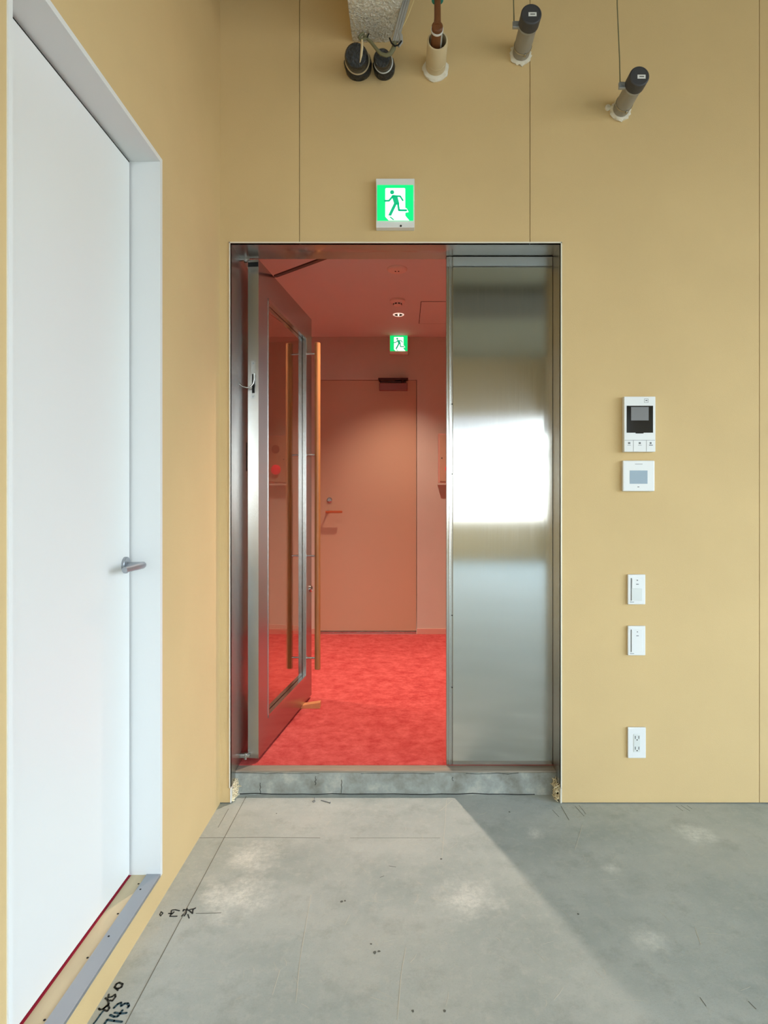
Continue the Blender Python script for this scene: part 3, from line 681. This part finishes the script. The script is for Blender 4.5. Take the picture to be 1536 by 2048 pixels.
# ------------------------------------------------------------------ pipes high on the wall
def sealant(x, z, r, parent, drip=0):
    mb = MB().lathe([(0, 0), (r, 0), (r*1.02, .006), (r*.9, .012), (r*.7, .013), (0, .013)], (x, D, z), (0, -1, 0), 28)
    for v_ in mb.bm.verts:
        if v_.co.y < D-.001:
            k = 1+.10*math.sin(v_.co.x*410+v_.co.z*250)+.05*math.sin(v_.co.x*900)
            v_.co.x = x+(v_.co.x-x)*k; v_.co.z = z+(v_.co.z-z)*k-.002
    part(mb, 'sealant', M_foam, parent, 'rough white sealant collar')
def pipe(bx, by, ln, r, rc, wire, label, sticker, blob=None):
    x, z = X(bx, D), Z(by, D)
    t = thing('capped_pipe', label, 'pipe', (x, D, z), 'grey capped pipes sticking out of the ochre wall')
    part(MB().cyl((x, D+.005, z), (x, D-ln+.01, z), r, 40), 'pipe', M_pvc, t)
    sealant(x, z, r*1.28, t)
    if blob:
        o = MB().lathe([(0, 0), (.012, 0), (.011, .006), (0, .009)], (x-r*1.55, D, z+.012), (0, -1, 0), 14); part(o, 'sealant_dab', M_foam, t, 'small white sealant dab')
    part(MB().lathe([(r, 0), (rc, 0), (rc, .044), (rc-.0025, .047), (rc-.0045, .0475), (rc-.006, .0475), (rc-.0065, .0465), (0, .0465)], (x, D-ln+.045, z), (0, -1, 0), 40), 'end_cap', M_cap, t, 'dark grey end cap')
    sx_, sz_ = x+sticker[0], z+sticker[1]; ye = D-ln-.0016
    stk = part(MB().box(sx_-.0145, sx_+.0145, ye-.0008, ye+.001, sz_-.007, sz_+.007), 'sticker', M_plastic, t, 'small white sticker')
    part(MB().box(sx_-.008, sx_+.009, ye-.0012, ye-.0004, sz_-.002, sz_+.002), 'sticker_print', M_grey, stk)
    mb = MB().lathe([(r, 0), (r+.0018, 0), (r+.0018, .006), (r, .006)], (x, D-.045, z), (0, -1, 0), 36).box(x+.005, x+.012, D-.055, D-.04, z-r-.006, z-r+.001, .001)
    part(mb, 'band_clamp', M_chrome, t, 'thin metal band clamp')
    yw = D-ln+.052; pts = [(x-r-.020, yw, z+.008), (x-r-.022, yw, z+.10), (x-r-.030, yw+.002, z+.30), (x-r-.05, yw, CEIL)]
    wr = part(MB().tube(pts, .0022, 8), 'hanger_wire', M_green, t, 'thin olive hanger wire')
    part(MB().box(x-r-.026, x-r+.001, yw-.006, yw+.006, z-.012, z+.012, .003).cyl((x-r-.012, yw-.009, z), (x-r-.012, yw+.009, z), .005, 10).lathe([(r, 0), (r+.002, 0), (r+.002, .010), (r, .010)], (x, yw+.005, z), (0, -1, 0), 36), 'hanger_clip', M_alu, t, 'metal hanger clip')
pipe(1240, 222, .200, .0315, .0362, 0, 'grey capped pipe nearest the right edge, the lower of the two', (.007, -.012+.009), blob=1)
pipe(1041, 110, .205, .0330, .0375, 0, 'grey capped pipe above the right side of the entrance, the higher of the two', (.004, -.002))
# beige sleeve
x, z = X(871, D), Z(137, D)
t = thing('pipe_sleeve', 'open beige pipe sleeve with a brown lagged pipe turning up out of it', 'pipe sleeve', (x, D, z))
part(MB().lathe([(.030, -.002), (.0385, 0), (.0385, .147), (.037, .150), (.0325, .150), (.0325, .02), (.030, -.002)], (x, D, z), (0, -1, 0), 40), 'sleeve', M_beige, t)
sealant(x, z-.004, .050, t)
part(MB().lathe([(.0385, 0), (.040, 0), (.040, .007), (.0385, .007)], (x, D-.04, z), (0, -1, 0), 36), 'band_clamp', M_beige, t)
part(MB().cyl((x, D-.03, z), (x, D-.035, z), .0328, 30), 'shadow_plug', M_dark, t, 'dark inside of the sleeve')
ya = D-.225
lg = part(MB().cyl((x-.005, D-.03, z-.003), (x-.005, ya, z-.003), .020, 28, .004), 'lagged_pipe', M_copper, t, 'brown lagged pipe')
part(MB().lathe([(.0202, 0), (.0222, 0), (.0222, .008), (.0202, .008)], (x-.005, ya+.024, z-.003), (0, -1, 0), 30), 'band', M_plastic, lg, 'white plastic band')
part(MB().box(x+.006, x+.0145, D-.20, D-.13, z-.016, z-.0145).box(x+.0135, x+.0152, D-.20, D-.13, z-.016, z+.012), 'tag_strip', M_plastic2, lg, 'pale label strip')
part(MB().tube([(x-.005, ya+.01, z), (x-.004, ya+.012, z+.03), (x-.004, ya+.016, z+.12), (x-.002, ya+.02, z+.4), (x, ya+.02, CEIL)], [.014, .012, .0115, .0115, .0115], 16), 'riser', M_copper, t, 'brown riser going up')
part(MB().lathe([(.012, 0), (.021, 0), (.023, .04), (.012, .05)], (x-.004, ya+.016, z+.098), (0, 0, 1), 16), 'tape_wrap', M_teal, t, 'teal tape wrap')
# sprayed member
t = thing('sprayed_beam', 'white rough-sprayed beam end reaching the ochre wall above the entrance', 'beam', (-.12, D, 3.0))
t2 = bmesh.new(); nx_, ny_, nz_ = 26, 60, 14
def beamX(y, s): 
    k = (D-y)/.2; return (-.197-.0015*k) if s == 0 else (-.047+.048*k if k < 3 else .097)
mb = MB(); bmm = mb.bm; yA, yB = D, 1.75
def wob(p):
    q = Vector(p); n_ = math.sin(q.x*310+q.y*170)*math.sin(q.y*290+q.z*200+q.x*90)*.0006+random.uniform(-.0024, .0024)
    return n_
def gridf(fn, nu, nv):
    vs = [[bmm.verts.new(fn(i/nu, j/nv)) for j in range(nv+1)] for i in range(nu+1)]
    for i in range(nu):
        for j in range(nv):
            f = bmm.faces.new((vs[i][j], vs[i+1][j], vs[i+1][j+1], vs[i][j+1])); f.smooth = True
def bot(u_, v_):
    y = yA+(yB-yA)*v_; a, b2 = beamX(y, 0), beamX(y, 1); p = Vector((a+(b2-a)*u_, y, 3.0)); p.z += wob(p)+.004*(abs(u_-.5)*2)**6; return p
def sideL(u_, v_):
    y = yA+(yB-yA)*v_; p = Vector((beamX(y, 0), y, 3.002+(CEIL-3.002)*u_)); p.x += wob(p) if u_ > 0 else 0; return p
def sideR(u_, v_):
    y = yA+(yB-yA)*v_; p = Vector((beamX(y, 1), y, 3.002+(CEIL-3.002)*u_)); p.x += wob(p) if u_ > 0 else 0; return p
def endf(u_, v_):
    a, b2 = beamX(yB, 0), beamX(yB, 1); p = Vector((a+(b2-a)*u_, yB, 3.002+(CEIL-3.002)*v_)); return p
gridf(bot, 44, 150); gridf(sideL, 60, 90); gridf(sideR, 60, 90); gridf(endf, 6, 20)
bmesh.ops.recalc_face_normals(bmm, faces=bmm.faces)
part(mb, 'sprayed_coat', M_spray, t)
# two black wrapped pipe stubs
def stub(bx, by, rb, tx, ty, rt, ln, ring, label):
    x, z = X(bx, D), Z(by, D); d_ = D-ln; x2, z2 = X(tx, d_), Z(ty, d_)
    t = thing('wrapped_pipe_stub', label, 'pipe stub', (x, D, z), 'black tape-wrapped pipe stubs')
    mb = MB().lathe([(0, 0), (rb*.96, 0), (rb, .015), (rb*1.0, .030), (rb*.86, .044), (0, .046)], (x, D, z), (0, -1, 0), 40)
    for v_ in mb.bm.verts:
        if v_.co.y < D-.002:
            a = math.atan2(v_.co.z-z, v_.co.x-x); k = 1+.035*math.sin(a*5+v_.co.y*80)+.02*math.sin(a*11); v_.co.x = x+(v_.co.x-x)*k; v_.co.z = z+(v_.co.z-z)*k
    part(mb, 'tape_lump', M_tape, t)
    a0 = Vector((x, D-.03, z+.004)); a1 = Vector((x2, d_, z2)); h_ = (a1-a0).length
    mb = MB().lathe([(0, 0), (rt, 0), (rt*.98, h_*.4), (rt*1.03, h_*.6), (rt, h_*.85), (rt*.86, h_*.97), (0, h_)], a0, a1-a0, 36); part(mb, 'wrapped_pipe', M_tape, t)
    mb = MB().lathe([(rt, 0), (rt*1.10, .001), (rt*1.10, .006), (rt, .007)], a0+(a1-a0)*.27, a1-a0, 36); part(mb, 'ring', ring, t, 'thin pale ring')
stub(717, 137, .0535, 712, 111, .0435, .14, M_beige, 'larger black tape-wrapped pipe stub under the white beam')
stub(768.5, 141, .0425, 764, 116, .0335, .13, M_plastic2, 'smaller black tape-wrapped pipe stub beside the larger one')
# conduits strapped beside the beam
dc = 2.28
P = lambda px, py, d_=dc: (X(px, d_), d_, Z(py, d_))
t = thing('conduit_bundle', 'bundle of grey conduits running down beside the white beam', 'conduits', P(790, 90))
for off, r in ((-4.5, .0052), (0, .0058), (5, .0055)):
    part(MB().tube([P(846+off, -110), P(812+off, 0), P(800+off, 45), P(790+off*.9, 84)], r, 12), 'conduit', M_conduit, t)
part(MB().tube([P(790, 84), P(787, 97), P(781, 107), P(773, 111), P(762, 108), P(752, 97), P(742, 84), P(734, 77), P(727, 73)], [.0075, .0085, .008, .007, .0065, .006, .006, .0055, .005], 12), 'flexible_cable', M_green, t, 'olive cables curving under the beam')
part(MB().tube([P(795, 60), P(801, 72), P(802, 84), P(797, 93)], [.006, .0085, .008, .005], 12), 'cable_end', M_conduit, t)
part(MB().tube([P(779, 76, dc-.012), P(783, 86, dc-.014), P(790, 92, dc-.014), P(797, 90, dc-.012), P(803, 82, dc-.008)], .0028, 8), 'strap', M_dark, t, 'black strap')
part(MB().tube([P(728, 66, dc-.006), P(722, 69, dc-.006), P(718, 75, dc-.006), P(722, 80, dc-.006), P(731, 78, dc-.006), P(735, 70, dc-.006)], .0052, 10), 'knot', M_green, t, 'olive knot')
part(MB().tube([P(734, 75, dc-.012), P(738, 67, dc-.012)], .0022, 8), 'tie', M_dark, t)
part(MB().tube([P(724, 80, dc-.008), P(724, 95, dc-.01), P(722.5, 110, dc-.01), P(720, 125, dc-.01)], [.004, .0048, .0045, .0012], 10), 'loose_end', M_beige, t, 'pale hanging cord end')
part(MB().tube([P(840, -60), P(828, 0), P(815, 35), P(803, 58)], .0014, 8), 'cream_wire', mat('cream_wire', (226, 206, 150), .6), t, 'thin cream wire')

# ------------------------------------------------------------------ marks and scraps on the floor
def fpx(pts, ox=0, oy=0, sc=1.0): return [fl(ox+p/sc, oy+q/sc) for p, q in pts]
mb = MB()
def stroke(pts, w, ox, oy, sc): mb.ribbon(fpx(pts, ox, oy, sc), w*1.35, .0002, .0008)
# '650' (upper row) and its pointer line; crop origin 170,1930 scale 10.97
g = (170, 1930, 10.97)
stroke([(650, 490), (690, 420), (750, 390), (825, 420), (800, 490), (740, 520), (680, 520), (650, 490)], .0038, *g)
stroke([(690, 530), (720, 560)], .003, *g)
stroke([(520, 650), (510, 720), (590, 700), (660, 650), (670, 700), (600, 790), (545, 780)], .0034, *g)
stroke([(450, 730), (500, 770), (520, 860), (400, 970), (330, 985), (305, 960)], .0036, *g)
stroke([(400, 970), (440, 930), (510, 890), (535, 950), (490, 1015), (420, 990)], .0034, *g)
part(mb, 'marker_numerals', M_chalk, floor, 'grey handwritten 650 along the foot of the left wall')
mb = MB()
stroke([(400, 1010), (330, 1100), (240, 1230), (190, 1290)], .0030, *g)
stroke([(635, 945), (720, 860), (790, 830), (795, 905), (870, 850), (940, 845), (965, 900), (940, 935)], .0040, *g)
stroke([(555, 1100), (640, 1140), (720, 1130), (820, 1000)], .0040, *g)
stroke([(650, 1050), (780, 1070), (910, 1055)], .0040, *g)
stroke([(430, 1290), (490, 1205), (640, 1230), (810, 1250)], .0040, *g)
part(mb, 'blue_numerals', M_inkb, floor, 'blue-green handwritten 743 beside the grey numerals')
mb = MB(); g = (300, 1790, 10.24)
stroke([(200, 400), (230, 345), (265, 375), (220, 430), (200, 400)], .0022, *g)
stroke([(460, 310), (520, 305), (600, 325)], .0030, *g); stroke([(385, 380), (460, 385), (490, 350)], .003, *g); stroke([(440, 320), (430, 400), (410, 440), (550, 438)], .0030, *g)
stroke([(690, 300), (680, 330)], .003, *g); stroke([(760, 280), (735, 380), (700, 430)], .003, *g); stroke([(650, 435), (680, 400)], .0025, *g)
stroke([(700, 305), (790, 310), (870, 380), (880, 300), (930, 270)], .0030, *g); stroke([(820, 300), (900, 285)], .0028, *g); stroke([(775, 400), (800, 475)], .0026, *g)
part(mb, 'handwriting', M_chalk, floor, 'small dark handwritten characters near the left wall')
mb = MB()
mb.ribbon([(-.631, .9), (-.631, 1.6), (-.6305, 2.50)], .0022, .0001, .0006)
mb.ribbon(fpx([(385, 1676), (520, 1675), (640, 1676)]), .0018, .0001, .0006)
mb.ribbon(fpx([(700, 1676), (880, 1676)]), .0010, .0001, .0005)
mb.ribbon(fpx([(392, 1827), (442, 1826)]), .0018, .0001, .0006)
mb.ribbon(fpx([(457, 1618), (436, 1655)]), .0016, .0001, .0006)
mb.ribbon(fpx([(1122, 1612), (1138, 1640)]), .0016, .0001, .0006)
part(mb, 'layout_line', M_line, floor, 'thin dark layout lines')
mb = MB()
for a_ in ([(622, 1790), (612, 1850), (600, 1920), (592, 2005)], [(812, 1895), (803, 1945), (795, 2040)], [(893, 1600), (890, 1650), (884, 1715)], [(905, 1600), (880, 1622)], [(700, 1830), (690, 1850)],
           [(560, 1940), (545, 1990)], [(1390, 1855), (1402, 1890)], [(1165, 1650), (1150, 1700)]):
    mb.ribbon(fpx(a_), .0011, .0001, .0005)
for k in range(150):
    fx_, fy_ = random.uniform(-.6, 1.5), random.uniform(1.45, 2.45); a_ = random.uniform(0, math.pi); l_ = random.uniform(.01, .05)
    mb.ribbon([(fx_, fy_), (fx_+l_*.5*math.cos(a_)+.002, fy_+l_*.5*math.sin(a_)), (fx_+l_*math.cos(a_), fy_+l_*math.sin(a_))], random.choice((.0005, .0008)), .0001, .0004)
part(mb, 'scratch', M_scr, floor, 'fine pale scratches')
mb = MB()
for a_ in ([(1150, 1612), (1168, 1632)], [(1158, 1611), (1172, 1628)], [(1352, 1612), (1366, 1622)], [(1362, 1611), (1380, 1622)], [(1374, 1611), (1384, 1618)], [(778, 1732), (792, 1734)], [(1105, 1620), (1118, 1634)], [(1400, 1995), (1412, 2012)], [(1497, 2003), (1512, 2018)], [(760, 1755), (768, 1752)]):
    mb.ribbon(fpx(a_), .0013, .0001, .0005)
for px, py, r in ((683, 1803, .006), (690, 1802, .004), (882, 1718, .004), (750, 1905, .006), (758, 1903, .004), (1019, 1624, .004), (1156, 1828, .004), (553, 1627, .003), (889, 2022, .004), (826, 2022, .004), (742, 1888, .003)):
    cx_, cy_ = fl(px, py)
    mb.prism([(cx_+r*random.uniform(.5, 1.2)*math.cos(k*math.pi/4), cy_+r*random.uniform(.5, 1.2)*math.sin(k*math.pi/4)) for k in range(8)], 'z', .0001, .0006)
part(mb, 'scuff', mat('dark_scuff', (96, 98, 92), .9), floor, 'small dark scuffs and specks')
# scraps by the step
fx_, fy_ = fl(627, 1605)
mb = MB().tube([(fx_-.001, fy_+.04, .002), (fx_, fy_+.015, .002)]+[(fx_+.005*math.sin(a*math.pi/5), fy_+.007+.007*math.cos(a*math.pi/5), .002) for a in range(11)], .0010, 6)
tag(mb.build('wire_scrap', M_grey), 'tiny looped wire scrap on the floor in front of the step', 'wire scrap')
a_ = fl(642, 1600, .003); b_ = fl(660, 1605, .003)
mb = MB().tube([(a_[0], a_[1], .0022), (b_[0], b_[1], .0022)], .0014, 8).cyl((b_[0], b_[1], .0030), (b_[0]+.0012, b_[1]-.0004, .0030), .003, 10)
tag(mb.build('nail', M_grey), 'small loose nail on the floor in front of the step', 'nail')
